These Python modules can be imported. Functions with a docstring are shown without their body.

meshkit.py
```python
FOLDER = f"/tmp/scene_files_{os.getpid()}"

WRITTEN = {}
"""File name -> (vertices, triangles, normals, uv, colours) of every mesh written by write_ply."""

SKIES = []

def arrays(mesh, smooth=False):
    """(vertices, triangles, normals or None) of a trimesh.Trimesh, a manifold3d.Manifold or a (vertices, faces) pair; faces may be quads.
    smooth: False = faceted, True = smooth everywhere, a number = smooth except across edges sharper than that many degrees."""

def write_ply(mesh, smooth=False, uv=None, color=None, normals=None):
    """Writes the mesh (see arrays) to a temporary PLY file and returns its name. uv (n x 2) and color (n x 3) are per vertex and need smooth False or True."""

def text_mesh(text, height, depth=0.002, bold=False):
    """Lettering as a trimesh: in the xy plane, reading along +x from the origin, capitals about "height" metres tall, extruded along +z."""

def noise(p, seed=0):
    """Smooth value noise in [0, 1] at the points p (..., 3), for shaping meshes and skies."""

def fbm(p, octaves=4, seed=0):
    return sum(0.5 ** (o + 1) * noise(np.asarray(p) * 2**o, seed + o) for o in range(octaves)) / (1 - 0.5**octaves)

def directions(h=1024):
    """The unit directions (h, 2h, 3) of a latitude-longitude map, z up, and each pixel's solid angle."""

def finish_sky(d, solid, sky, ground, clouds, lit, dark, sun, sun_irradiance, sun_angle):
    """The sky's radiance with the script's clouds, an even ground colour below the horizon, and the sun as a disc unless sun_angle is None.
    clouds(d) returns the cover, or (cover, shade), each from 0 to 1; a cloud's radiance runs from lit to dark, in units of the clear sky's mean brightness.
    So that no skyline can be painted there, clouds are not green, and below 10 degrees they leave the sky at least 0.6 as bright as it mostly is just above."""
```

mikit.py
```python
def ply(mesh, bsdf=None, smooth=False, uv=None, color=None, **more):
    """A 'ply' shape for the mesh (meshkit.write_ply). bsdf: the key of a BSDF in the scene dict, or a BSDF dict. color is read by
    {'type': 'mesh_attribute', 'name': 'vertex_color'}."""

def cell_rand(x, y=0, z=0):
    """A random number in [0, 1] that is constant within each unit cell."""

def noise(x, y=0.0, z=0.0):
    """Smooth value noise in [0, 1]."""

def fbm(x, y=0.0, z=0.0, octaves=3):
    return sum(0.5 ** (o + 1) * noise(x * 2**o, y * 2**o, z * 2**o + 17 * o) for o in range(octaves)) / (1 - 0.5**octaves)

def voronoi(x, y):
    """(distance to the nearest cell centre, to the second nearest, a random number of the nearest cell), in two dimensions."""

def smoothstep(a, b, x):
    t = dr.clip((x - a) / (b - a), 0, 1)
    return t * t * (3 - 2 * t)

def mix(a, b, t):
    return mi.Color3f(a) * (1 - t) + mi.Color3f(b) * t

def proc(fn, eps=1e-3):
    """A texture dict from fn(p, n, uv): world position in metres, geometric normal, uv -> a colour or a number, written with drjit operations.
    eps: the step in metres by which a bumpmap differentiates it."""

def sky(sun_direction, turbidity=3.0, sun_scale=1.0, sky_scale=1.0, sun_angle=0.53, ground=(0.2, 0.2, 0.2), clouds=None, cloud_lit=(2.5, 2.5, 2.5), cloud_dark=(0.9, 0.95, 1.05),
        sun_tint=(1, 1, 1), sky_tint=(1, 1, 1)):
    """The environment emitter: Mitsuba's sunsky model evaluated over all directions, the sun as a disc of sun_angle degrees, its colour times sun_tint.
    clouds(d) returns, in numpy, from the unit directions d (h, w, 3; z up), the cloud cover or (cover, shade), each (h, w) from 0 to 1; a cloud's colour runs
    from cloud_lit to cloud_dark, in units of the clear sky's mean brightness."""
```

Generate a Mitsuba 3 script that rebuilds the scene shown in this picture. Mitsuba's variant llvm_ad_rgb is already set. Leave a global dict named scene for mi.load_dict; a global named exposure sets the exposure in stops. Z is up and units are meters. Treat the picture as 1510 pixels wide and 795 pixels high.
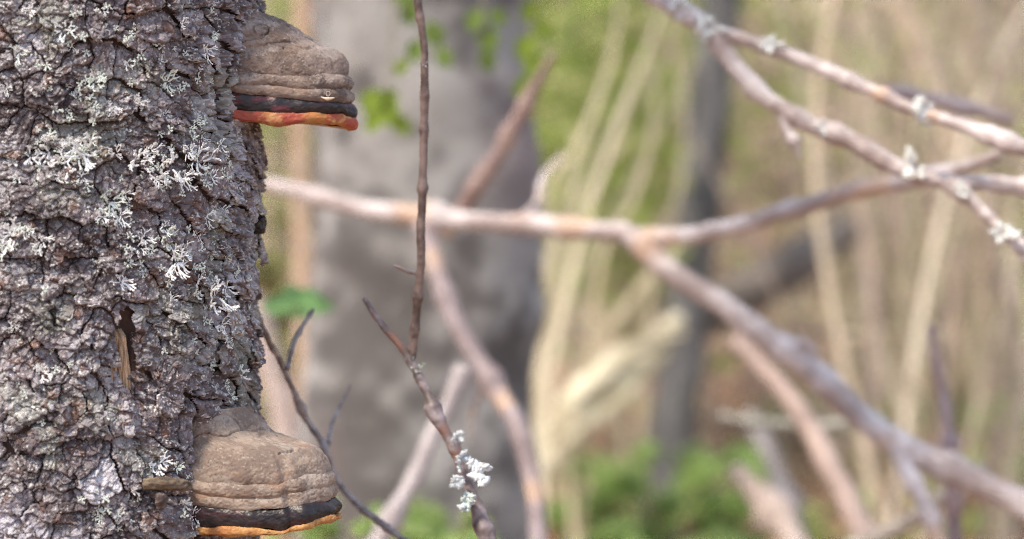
import math, numpy as np, trimesh, mitsuba as mi, mikit, meshkit as mk
from scipy.spatial import cKDTree
import drjit as dr

# ---------------------------------------------------------------- camera, sky, exposure
T = mi.ScalarTransform4f
CAM_Z = 0.8
F_PX = 3146.0                       # focal length in pixels of the 1510 px wide photograph
FOCUS = 1.575
SUN = (-0.42, -0.46, 0.80)
exposure = 2.5
scene, labels = {}, {}
scene['camera'] = {'type': 'thinlens', 'fov': math.degrees(2 * math.atan(755 / F_PX)), 'fov_axis': 'x',
                   'aperture_radius': 0.0125, 'focus_distance': FOCUS, 'near_clip': 0.05, 'far_clip': 600.0,
                   'to_world': T().look_at(origin=[0, 0, CAM_Z], target=[0, 1, CAM_Z], up=[0, 0, 1])}
scene['sky'] = mikit.sky(SUN, turbidity=3, sun_scale=0.6, sun_angle=9, clouds=lambda d: 0.5, sun_tint=(.95, .98, 1.06),
                         cloud_lit=(2.15, 2.2, 2.5), cloud_dark=(0.9, 0.95, 1.05))


def at(px, py, Y):                  # a point of the place at distance Y, read off the photograph
    return np.array([(px - 755) / F_PX * Y, Y, CAM_Z - (py - 397.5) / F_PX * Y])


# ---------------------------------------------------------------- materials
VC = {'type': 'mesh_attribute', 'name': 'vertex_color'}


def mat(name, rough, spec=0.5, **kw):
    scene[name] = {'type': 'twosided', 'bsdf': {'type': 'principled', 'base_color': VC, 'roughness': rough, 'specular': spec, **kw}}


mat('bark_mat', 0.7, 0.35)
mat('far_bark_mat', 0.8, 0.3)
mat('branch_mat', 0.5, 0.5)
mat('lichen_mat', 0.85, 0.2)
mat('crust_mat', 0.75, 0.35)
mat('band_mat', 0.42, 0.5)
mat('rim_mat', 0.55, 0.4)
mat('wood_mat', 0.8, 0.3)
mat('ground_mat', 0.9, 0.2)
scene['leaf_mat'] = {'type': 'principledthin', 'base_color': VC, 'roughness': 0.55, 'diff_trans': 1.0}
scene['straw_mat'] = {'type': 'principledthin', 'base_color': VC, 'roughness': 0.6, 'diff_trans': 0.4}


# ---------------------------------------------------------------- helpers
def key_for(name):
    if name not in scene and name not in labels:
        return name
    k = 1
    while f'{name}_{k:03d}' in scene or f'{name}_{k:03d}' in labels:
        k += 1
    return f'{name}_{k:03d}'


def thing(name, label, cat, group=None):
    k = key_for(name)
    labels[k] = {'label': label, 'category': cat}
    if group:
        labels[k]['group'] = group
    return k


def obj(name, mesh, m, color, parent=None, smooth=True, label=None, kind=None, **kw):
    k = key_for((parent + '__' if parent else '') + name)
    scene[k] = mikit.ply(mesh, m, smooth=smooth, color=np.clip(color, 0.004, 0.95), **kw)
    if label or kind:
        labels[k] = {}
        if label:
            labels[k]['label'] = label
        if kind:
            labels[k]['kind'] = kind
    return k


def one(name, mesh, m, color, label, cat, group=None, **kw):     # a thing that is one mesh
    k = thing(name, label, cat, group)
    scene[k] = mikit.ply(mesh, m, smooth=kw.pop('smooth', True), color=np.clip(color, 0.004, 0.95), **kw)
    return k


def fbm(p, f, o=3, s=0):
    return mk.fbm(np.asarray(p) * f, o, s) - 0.5


def lerp(a, b, t):
    t = np.clip(t, 0, 1)
    t = t[..., None] if np.ndim(t) else t
    return np.asarray(a) * (1 - t) + np.asarray(b) * t


def sstep(a, b, x):
    t = np.clip((x - a) / (b - a), 0, 1)
    return t * t * (3 - 2 * t)


def grid_faces(nr, nc, wrap=False):
    i = np.arange(nr * nc).reshape(nr, nc)
    if wrap:
        i = np.hstack([i, i[:, :1]])
    a, b, c, d = i[:-1, :-1].ravel(), i[:-1, 1:].ravel(), i[1:, 1:].ravel(), i[1:, :-1].ravel()
    return np.vstack([np.c_[a, b, c], np.c_[a, c, d]])


def compact(v, f, *attrs):
    used, inv = np.unique(f, return_inverse=True)
    return (v[used], inv.reshape(f.shape)) + tuple(a[used] for a in attrs)


def spline(pts, n):
    pts = np.asarray(pts, float)
    if len(pts) == 2:
        return pts[0] + (pts[1] - pts[0]) * np.linspace(0, 1, n)[:, None]
    p = np.vstack([2 * pts[0] - pts[1], pts, 2 * pts[-1] - pts[-2]])
    u = np.linspace(0, len(pts) - 1 - 1e-9, n)
    i = u.astype(int)
    t = (u - i)[:, None]
    a, b, c, d = p[i], p[i + 1], p[i + 2], p[i + 3]
    return 0.5 * (2 * b + (c - a) * t + (2 * a - 5 * b + 4 * c - d) * t ** 2 + (3 * b - a - 3 * c + d) * t ** 3)


def tube(pts, radii, n=60, sides=12, bump=0.08, seed=0, knots=0, wob=0.0):
    """Tapered branch along a spline; returns vertices, faces, arc length and position per vertex."""
    c = spline(pts, n)
    if wob:
        L = np.linalg.norm(np.diff(c, axis=0), axis=1).sum()
        w = np.stack([fbm(c, 9 / L, 3, seed + 5 * k) for k in range(3)], 1)
        env = np.sin(np.linspace(0, np.pi, n))[:, None] ** 0.5
        c = c + w * wob * env
    r = np.interp(np.linspace(0, 1, n), np.linspace(0, 1, len(np.atleast_1d(radii))), np.atleast_1d(radii))
    arc = np.r_[0, np.cumsum(np.linalg.norm(np.diff(c, axis=0), axis=1))]
    if knots:
        rg = np.random.default_rng(seed)
        for s in rg.uniform(0, arc[-1], knots):
            r = r * (1 + rg.uniform(.15, .45) * np.exp(-((arc - s) / (r * 1.3)) ** 2))
    t = np.gradient(c, axis=0)
    t /= np.linalg.norm(t, axis=1, keepdims=True)
    ref = np.array([0, 0, 1.0]) if abs(t[0][2]) < 0.9 else np.array([1.0, 0, 0])
    u = np.cross(t[0], ref); u /= np.linalg.norm(u)
    U = [u]
    for k in range(1, n):
        u = U[-1] - t[k] * (U[-1] @ t[k]); U.append(u / np.linalg.norm(u))
    U = np.array(U); V = np.cross(t, U)
    a = np.arange(sides) / sides * 2 * np.pi
    d = U[:, None] * np.cos(a)[None, :, None] + V[:, None] * np.sin(a)[None, :, None]
    rr = r[:, None] * np.ones(sides)
    p = c[:, None] + d * rr[..., None]
    if bump:
        p = c[:, None] + d * (rr * (1 + bump * 2 * (fbm(p, 0.7 / max(r.max(), 1e-4), 3, seed) + 0.5 * fbm(p, 2.5 / max(r.max(), 1e-4), 2, seed + 9))))[..., None]
    v = np.vstack([p.reshape(-1, 3), c[:1] - t[:1] * r[0] * .3, c[-1:] + t[-1:] * r[-1] * .5])
    f = grid_faces(n, sides, True)
    k = np.arange(sides); kn = (k + 1) % sides
    f = np.vstack([f, np.c_[kn, k, np.full(sides, n * sides)], np.c_[(n - 1) * sides + k, (n - 1) * sides + kn, np.full(sides, n * sides + 1)]])
    A = np.r_[np.repeat(arc, sides), arc[0], arc[-1]]
    return v, f, A


def join(parts):
    vs, fs, cs, o = [], [], [], 0
    for v, f, c in parts:
        vs.append(v); fs.append(f + o); cs.append(np.broadcast_to(c, (len(v), 3))); o += len(v)
    return (np.vstack(vs), np.vstack(fs)), np.vstack(cs)


# ---------------------------------------------------------------- ground: one sheet, a slope rising behind
def ground_z(x, y):
    x, y = np.asarray(x, float), np.asarray(y, float)
    p = np.stack(np.broadcast_arrays(x, y, 0.0 * x), -1)
    far = np.clip(y - 11, 0, 55)
    return 0.25 * fbm(p, 0.35, 3, 3) + 0.06 * fbm(p, 2.5, 2, 4) + far * 0.27 * sstep(0, 10, far) + 0.02 * np.clip(y - 4, 0, 30)


def build_ground():
    xs = np.unique(np.r_[np.arange(-8, 8.01, .08), np.arange(-30, 30.1, .6), np.arange(-200, 201, 12)])
    ys = np.unique(np.r_[np.arange(0, 16, .08), np.arange(-8, 45, .5), np.arange(-200, 251, 12)])
    X, Y = np.meshgrid(xs, ys)
    v = np.stack([X, Y, ground_z(X, Y)], -1).reshape(-1, 3)
    n1, n2, n3 = fbm(v, 1.3, 3, 21), fbm(v, 7, 3, 22), fbm(v, 0.5, 2, 25)
    c = lerp((.18, .09, .06), (.42, .28, .19), sstep(-.25, .25, n1 + n2))
    c = lerp(c, (.08, .11, .03), sstep(.1, .25, n3 + .3 * n2))
    obj('ground', (v, grid_faces(len(ys), len(xs))), 'ground_mat', c, kind='structure')


build_ground()

# ---------------------------------------------------------------- the near spruce trunk
R, AX, AY = 0.160, -0.3583, 1.66
TH0, TH1, Z0, Z1 = math.radians(-24), math.radians(110), 0.582, 1.018


def trunk_point(th, z, h):
    r = R + h
    return np.stack([AX + r * np.sin(th), AY - r * np.cos(th), z], -1)


def trunk_hit(px, py):              # the angle and height on the trunk that the photograph shows at a pixel
    d = at(px, py, 1.0) - [0, 0, CAM_Z]
    a = d[0] ** 2 + 1; b = -2 * (d[0] * AX + AY); c = AX ** 2 + AY ** 2 - R ** 2
    t = (-b - math.sqrt(max(b * b - 4 * a * c, 0))) / (2 * a)
    return math.atan2(d[0] * t - AX, AY - t), CAM_Z + d[2] * t


rg = np.random.default_rng(7)


def jittered(du, dz, j=.48):
    u = np.arange(R * TH0 - .05, R * TH1 + .05, du); z = np.arange(Z0 - .05, Z1 + .05, dz)
    U, Zs = np.meshgrid(u, z)
    U = U + (np.arange(len(z)) % 2)[:, None] * du / 2
    s = np.c_[U.ravel(), Zs.ravel()]
    return s + rg.uniform(-j, j, s.shape) * [du, dz]


SEEDS = [jittered(.0215, .0262), jittered(.0095, .0085), jittered(.0037, .0031)]
pale_plate = trunk_hit(150, 712)
scar = trunk_hit(188, 520)
s0 = SEEDS[0]
near = np.hypot(s0[:, 0] - R * pale_plate[0], (s0[:, 1] - pale_plate[1])) < .014
SEEDS[0] = np.vstack([s0[~near], [R * pale_plate[0], pale_plate[1]]])
PALE_ID = len(SEEDS[0]) - 1
TREES = [cKDTree(s) for s in SEEDS]
RND = [rg.random((len(s), 6)) for s in SEEDS]


def hollow(u, z):                   # the wound where the bark has come off, narrower at its lower end
    du, dz = u - R * scar[0] + .08 * (z - scar[1]), z - scar[1]
    return 1 - ((np.abs(du) / np.maximum(.0066 + .08 * dz, .0030)) ** 2.6 + (np.abs(dz) / .030) ** 2.6) ** .4


def sunken(th, z, p):               # the bark is sunken along the edge of each fungus
    d = 0
    for tc, z0, z1 in ((trunk_hit(333, 120)[0], .898, .992), (trunk_hit(297, 700)[0], .600, .690)):
        d = d + .013 * np.exp(-(((th - tc) * R + .004 * fbm(p, 90, 2, 58)) / .0055) ** 2) * sstep(z0 - .010, z0 + .006, z) * sstep(z1 + .010, z1 - .006, z)
    return d


LAYERS = [(.0050, .28, .13, .0042, .0010), (.0034, .38, .20, .0020, .0005), (.0016, .36, .22, .0006, .0003)]


def bark_height(th, z, first=0):
    u = th * R
    p = np.stack([u, z, 0 * u], -1)
    wu = .011 * fbm(p, 45, 3, 31) + .0030 * fbm(p, 320, 2, 33)
    wz = .010 * fbm(p, 45, 3, 41) + .0028 * fbm(p, 320, 2, 43)
    q = np.stack([u + wu, z + wz], -1)
    h = (.010 * fbm(p, 14, 2, 51) + .004 * fbm(p, 40, 2, 52)) * (first == 0)
    if first == 0:
        h = h - sunken(th, z, p)
    ids = []
    calm = 1.0
    for L, (amp, tz, tu, crack, cw) in enumerate(LAYERS):
        d, i = TREES[L].query(q.reshape(-1, 2), k=2)
        e = ((d[:, 1] - d[:, 0])).reshape(u.shape)
        i = i[:, 0].reshape(u.shape)
        c, r = SEEDS[L][i], RND[L][i]
        ids.append(i)
        if L < first:
            continue
        if L == 0:
            calm = .30 + .95 * r[..., 5] ** .8
        else:
            amp, tz, tu = amp * calm, tz * calm, tu * calm
        h = h + amp * (r[..., 0] - .5) + tz * (.25 + .9 * r[..., 1]) * (c[..., 1] - q[..., 1]) + tu * (r[..., 2] - .5) * 2 * (q[..., 0] - c[..., 0])
        h = h - crack * np.exp(-(e / (cw * (.5 + 1.4 * r[..., 3]))) ** 1.5)
    rid = np.abs(fbm(np.stack([u, z * .45, 0 * u], -1), 260, 3, 61))
    h = h + .0022 * rid - .0004 + .0016 * fbm(p, 650, 2, 62)
    return h, ids, p


def bark_color(p, ids):
    r0, r1, r2 = RND[0][ids[0]], RND[1][ids[1]], RND[2][ids[2]]
    c = lerp((.055, .042, .043), (.205, .175, .185), .17 + .50 * r0[..., 4] + .45 * r1[..., 4] + .8 * fbm(p, 120, 2, 70))
    c = lerp(c, (.19, .105, .075), sstep(.80, .97, r1[..., 5]) * .7)                      # russet fresh scales
    c = lerp(c, (.36, .33, .345), sstep(.70, .95, r2[..., 4]) * .75)                       # worn pale scales
    dust = sstep(.02, .15, fbm(p, 38, 3, 71) + .50 * fbm(p, 420, 3, 72))
    c = lerp(c, (.40, .39, .41), dust * .7 * (r2[..., 5] > .30))                             # pale grey crust lichen
    green = sstep(.12, .22, fbm(p, 30, 2, 73) + .4 * fbm(p, 500, 2, 74))
    c = lerp(c, (.34, .37, .31), green * .4)
    speck = fbm(p, 900, 2, 75) + .25 * fbm(p, 60, 2, 76)
    c = lerp(c, (.68, .69, .66), sstep(.22, .29, speck))
    pale = (ids[0] == PALE_ID)
    c = np.where(pale[..., None], lerp((.40, .39, .42), (.58, .58, .62), sstep(-.2, .2, fbm(p, 260, 3, 77))), c)
    low = sstep(.02, .16, fbm(p, 24, 2, 78) + .9 * (.655 - p[..., 1]) / .08 * (p[..., 1] < .72) * (p[..., 0] < .055) - .25)
    c = lerp(c, (.50, .49, .54), low * .8 * (fbm(p, 300, 2, 79) > -.12))
    return c


tree = thing('spruce_tree', 'thick scaly conifer trunk with pale lichens and two bracket fungi on its side', 'tree')
STEP = .00055
ths = np.arange(TH0, TH1, STEP / R); zs = np.arange(Z0, Z1, STEP)
TH, ZZ = np.meshgrid(ths, zs)
H, IDS, P2 = bark_height(TH, ZZ)
HOL = hollow(TH * R, ZZ) + .75 * fbm(P2, 130, 3, 81)
BARKC = bark_color(P2, IDS)
BV = trunk_point(TH, ZZ, H).reshape(-1, 3)
BC = BARKC.reshape(-1, 3)


def bark_surface(th, z):            # position and frame on the bark
    i = int(np.clip((z - Z0) / STEP, 0, len(zs) - 1)); j = int(np.clip((th - TH0) * R / STEP, 0, len(ths) - 1))
    h = H[max(i - 3, 0):i + 4, max(j - 3, 0):j + 4].max()
    n = np.array([math.sin(th), -math.cos(th), 0]); t = np.array([math.cos(th), math.sin(th), 0])
    return trunk_point(np.float64(th), np.float64(z), h), n, t


# trunk core (the under-bark seen in the cracks) and the rest of the trunk down to the ground and up out of sight
cth = np.unique(np.round(np.r_[np.arange(TH0, TH1, .0085), np.linspace(TH1, TH0 + 2 * math.pi, 110)], 6))
cth = cth[cth < TH0 + 2 * math.pi - 1e-4]
cz = np.unique(np.round(np.r_[np.arange(-.15, .5, .03), np.arange(.45, Z0, .006), np.arange(Z0, Z1, .0014), np.arange(Z1, 1.2, .006), np.arange(1.2, 5.5, .05)], 5))
CT, CZ = np.meshgrid(cth, cz)
p = np.stack([np.cos(CT) * R, np.sin(CT) * R, CZ], -1)
pr = np.stack([CT * R, CZ, 0 * CT], -1)
inside = (CT > TH0 + .004) & (CT < TH1 - .004) & (CZ > Z0 + .001) & (CZ < Z1 - .001)
hin = .010 * fbm(pr, 14, 2, 51) + .004 * fbm(pr, 40, 2, 52) - .0085 + .0024 * fbm(pr, 350, 3, 53)
hin -= sunken(CT, CZ, pr)
hin -= .004 * sstep(-.25, .35, hollow(CT * R, CZ))
hout = .012 * fbm(p, 60, 3, 54) + .006 * fbm(p * [1, 1, .5], 200, 2, 55)
flare = .16 * np.exp(-np.clip(CZ + .05, 0, 9) / .16) * (1 + .6 * np.sin(CT * 5))
hc = np.where(inside, hin, hout) + flare - .012 * np.clip(CZ - 1.2, 0, 9)
cc = np.where(inside[..., None], lerp((.050, .035, .031), (.10, .060, .045), sstep(-.2, .2, fbm(pr, 90, 3, 56))),
              lerp((.10, .075, .07), (.26, .22, .22), sstep(-.22, .22, fbm(p, 90, 3, 57))))
trunk = obj('trunk', (trunk_point(CT, CZ, hc).reshape(-1, 3), grid_faces(len(cz), len(cth), True)), 'bark_mat', cc.reshape(-1, 3), tree)

# every bark plate is a piece of its own
quad_id = IDS[0]
same = (quad_id[:-1, :-1] == quad_id[1:, :-1]) & (quad_id[:-1, :-1] == quad_id[:-1, 1:]) & (quad_id[:-1, :-1] == quad_id[1:, 1:])
same &= HOL[:-1, :-1] < 0
nr, nc = TH.shape
F = grid_faces(nr, nc)
fid = np.tile(np.where(same, quad_id[:-1, :-1], -1).ravel(), 2)
order = np.argsort(fid, kind='stable')
starts = np.searchsorted(fid[order], np.arange(len(SEEDS[0]) + 1))
small = []
for pid in range(len(SEEDS[0])):
    f = F[order[starts[pid]:starts[pid + 1]]]
    if len(f) < 60:
        continue
    v, f, c = compact(BV, f, BC)
    if len(f) < 500:
        small.append((v, f, c)); continue
    obj('bark_plate', (v, f), 'bark_mat', c, trunk, label='whitish crusted bark plate' if pid == PALE_ID else None)
if small:
    m, c = join(small)
    obj('bark_crumb', m, 'bark_mat', c, trunk, kind='stuff')


# thin loose flakes whose lower edge curls off the bark
def flake(th, z, w, hgt, lift, curl, seed):
    g = np.random.default_rng(seed)
    na, nrr = 72, 18
    a = np.linspace(0, 2 * np.pi, na, endpoint=False)
    rad = 1 + .16 * np.sin(a * 2 + g.uniform(0, 6)) * g.random() + .09 * np.sin(a * 3 + g.uniform(0, 6)) + .05 * np.sin(a * 5 + g.uniform(0, 6)) + .04 * np.sin(a * 9 + g.uniform(0, 6)) + g.uniform(-.03, .03, na)
    rr = np.linspace(0.02, 1, nrr)
    u = (rr[:, None] * rad * np.cos(a)) * w / 2; y = (rr[:, None] * rad * np.sin(a)) * hgt / 2
    base, n, t = bark_surface(th, z)
    yy = y / (hgt / 2)
    q = np.stack([u + w * seed, y, 0 * u], -1)
    rel, ids, pq = bark_height(th + (u + 0.0) / R, z + y, 1)
    out = lift * np.clip(.45 - .95 * yy, 0, 2) + curl * (u / (w / 2)) ** 2 * np.sign(g.random() - .3) + .75 * rel + .0022 * fbm(q, 110, 3, 90) - .0012 - .0012 * (rr[:, None] > .95)
    v = []
    for off in (0.0, -.0007):
        e = out + off - (0.0 if off == 0 else .0003)
        P = base + t * u[..., None] + np.array([0, 0, 1.0]) * y[..., None] + n * (e - (u ** 2) / (2 * R))[..., None]
        v.append(P.reshape(-1, 3))
    v = np.vstack(v); k = na * nrr
    f = grid_faces(nrr, na, True)
    rim = np.arange(na) + (nrr - 1) * na; rn = np.roll(rim, -1)
    f = np.vstack([f, f[:, ::-1] + k, np.c_[rim, rn, rn + k], np.c_[rim, rn + k, rim + k]])
    c = np.vstack([bark_color(pq, ids).reshape(-1, 3) * g.uniform(.75, 1.2)] * 2)
    c[k:] = lerp((.15, .085, .06), (.11, .07, .055), g.random())
    return (v, f), c


FL = [(225, 40, 62, 50, .0045), (78, 20, 45, 45, .003), (140, 40, 30, 36, .004), (68, 140, 55, 40, .004), (120, 155, 40, 26, .005), (165, 385, 46, 34, .004), (205, 400, 30, 30, .003),
      (20, 410, 50, 36, .003), (50, 440, 70, 40, .0025), (105, 470, 40, 45, .003), (120, 560, 40, 30, .004), (30, 540, 42, 50, .004), (90, 500, 60, 34, .003), (215, 600, 30, 36, .003),
      (250, 590, 46, 50, .003), (60, 650, 50, 34, .003), (140, 620, 40, 30, .003), (25, 690, 40, 40, .003), (85, 700, 46, 50, .003), (205, 650, 34, 30, .003), (300, 30, 60, 36, .004),
      (255, 60, 40, 60, .003), (195, 100, 26, 40, .003), (100, 300, 44, 44, .003), (50, 290, 60, 40, .003), (20, 200, 40, 30, .003), (210, 310, 30, 44, .003), (285, 300, 30, 60, .003),
      (130, 440, 40, 26, .004), (40, 600, 60, 40, .0035), (100, 620, 44, 36, .003), (180, 590, 34, 30, .004), (10, 770, 40, 40, .003), (60, 760, 50, 36, .003), (115, 775, 50, 30, .003),
      (200, 770, 44, 40, .003), (355, 330, 26, 50, .004), (362, 420, 24, 50, .004), (366, 520, 26, 40, .005), (372, 470, 22, 30, .005), (368, 560, 24, 36, .005), (374, 240, 20, 40, .004),
      (376, 300, 20, 40, .005), (340, 470, 30, 60, .003), (330, 530, 34, 50, .003), (300, 560, 34, 40, .003), (270, 640, 36, 40, .003), (235, 540, 24, 60, .003), (25, 30, 44, 40, .003)]
gf = np.random.default_rng(77)
for k in range(150):
    FL.append((gf.uniform(2, 372), gf.uniform(3, 792), gf.uniform(14, 34), gf.uniform(14, 36), gf.uniform(.002, .005)))
FL = [q for q in FL if not (math.hypot(q[0] - 185, (q[1] - 505) * .5) < 32 or math.hypot(q[0] - 150, q[1] - 712) < 34 or (q[0] > 296 and q[1] < 205) or (q[0] > 262 and q[1] > 600))]
for k, (px, py, w, hh, lift) in enumerate(FL):
    th, z = trunk_hit(px, py)
    w /= max(.25, math.cos(th)) ** .5
    m, c = flake(th, z, w * .000477, hh * .000477, lift * .8, .0015, 300 + k)
    obj('bark_flake', m, 'bark_mat', c, trunk)

# pale splintered wood in the wound
zz = np.linspace(-.027, .026, 120); uu = np.linspace(-.0085, .0075, 76)
U, Zw = np.meshgrid(uu, zz)
q = np.stack([U * 6, Zw * .5, 0 * U], -1)
dep = -.0046 + .0044 * fbm(q, 60, 3, 95) + .0024 * fbm(q * [1, .6, 1], 300, 2, 96) - .012 * sstep(.0052, .0075, U + .10 * (Zw - .004) + .003 * fbm(q, 30, 2, 94)) - .010 * sstep(.010, .022, Zw)
thw, zw = scar[0] + (U - .0025 - .08 * Zw) / R, scar[1] + Zw
wv = trunk_point(thw, zw, dep + .010 * fbm(np.stack([thw * R, zw, 0 * U], -1), 14, 2, 51))
wc = lerp((.26, .155, .09), (.60, .45, .30), sstep(-.25, .15, fbm(q, 100, 3, 97)))
wc = lerp(wc, (.17, .09, .05), sstep(.10, .22, fbm(q, 45, 2, 98)))
obj('exposed_wood', (wv.reshape(-1, 3), grid_faces(*U.shape)), 'wood_mat', wc.reshape(-1, 3), trunk, label='pale bare wood showing in a slit in the bark')

# the broken stub of a branch, low on the trunk
th, z = trunk_hit(232, 712)
b, n, t = bark_surface(th, z)
up = np.array([0, 0, 1.0])
stub = b + t * np.array([-.016, -.004, .010, .017])[:, None] + n * np.array([.001, .008, .009, .003])[:, None] + up * np.array([.001, .0015, -.001, -.003])[:, None]
v, f, A = tube(stub, [.0046, .0056, .0050, .0040], 60, 26, .42, 402)
v[:, 2] = z + (v[:, 2] - z) * .85
c = lerp((.07, .05, .04), (.22, .17, .115), sstep(-.2, .2, fbm(v * [.4, .4, 2.2], 220, 3, 99)))
obj('branch_stub', (v, f), 'wood_mat', c, tree, label='short brown broken branch stub capped with lichen')
v, f, A = tube([b - up * .006 - t * .008, b - up * .010 + n * .006 - t * .006, b - up * .017 + n * .004 - t * .004], [.003, .0055, .0030], 40, 24, .6, 404)
obj('bark_knob', (v, f), 'bark_mat', lerp((.06, .045, .04), (.19, .15, .14), sstep(-.2, .25, fbm(v, 260, 3, 100))), tree)


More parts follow.
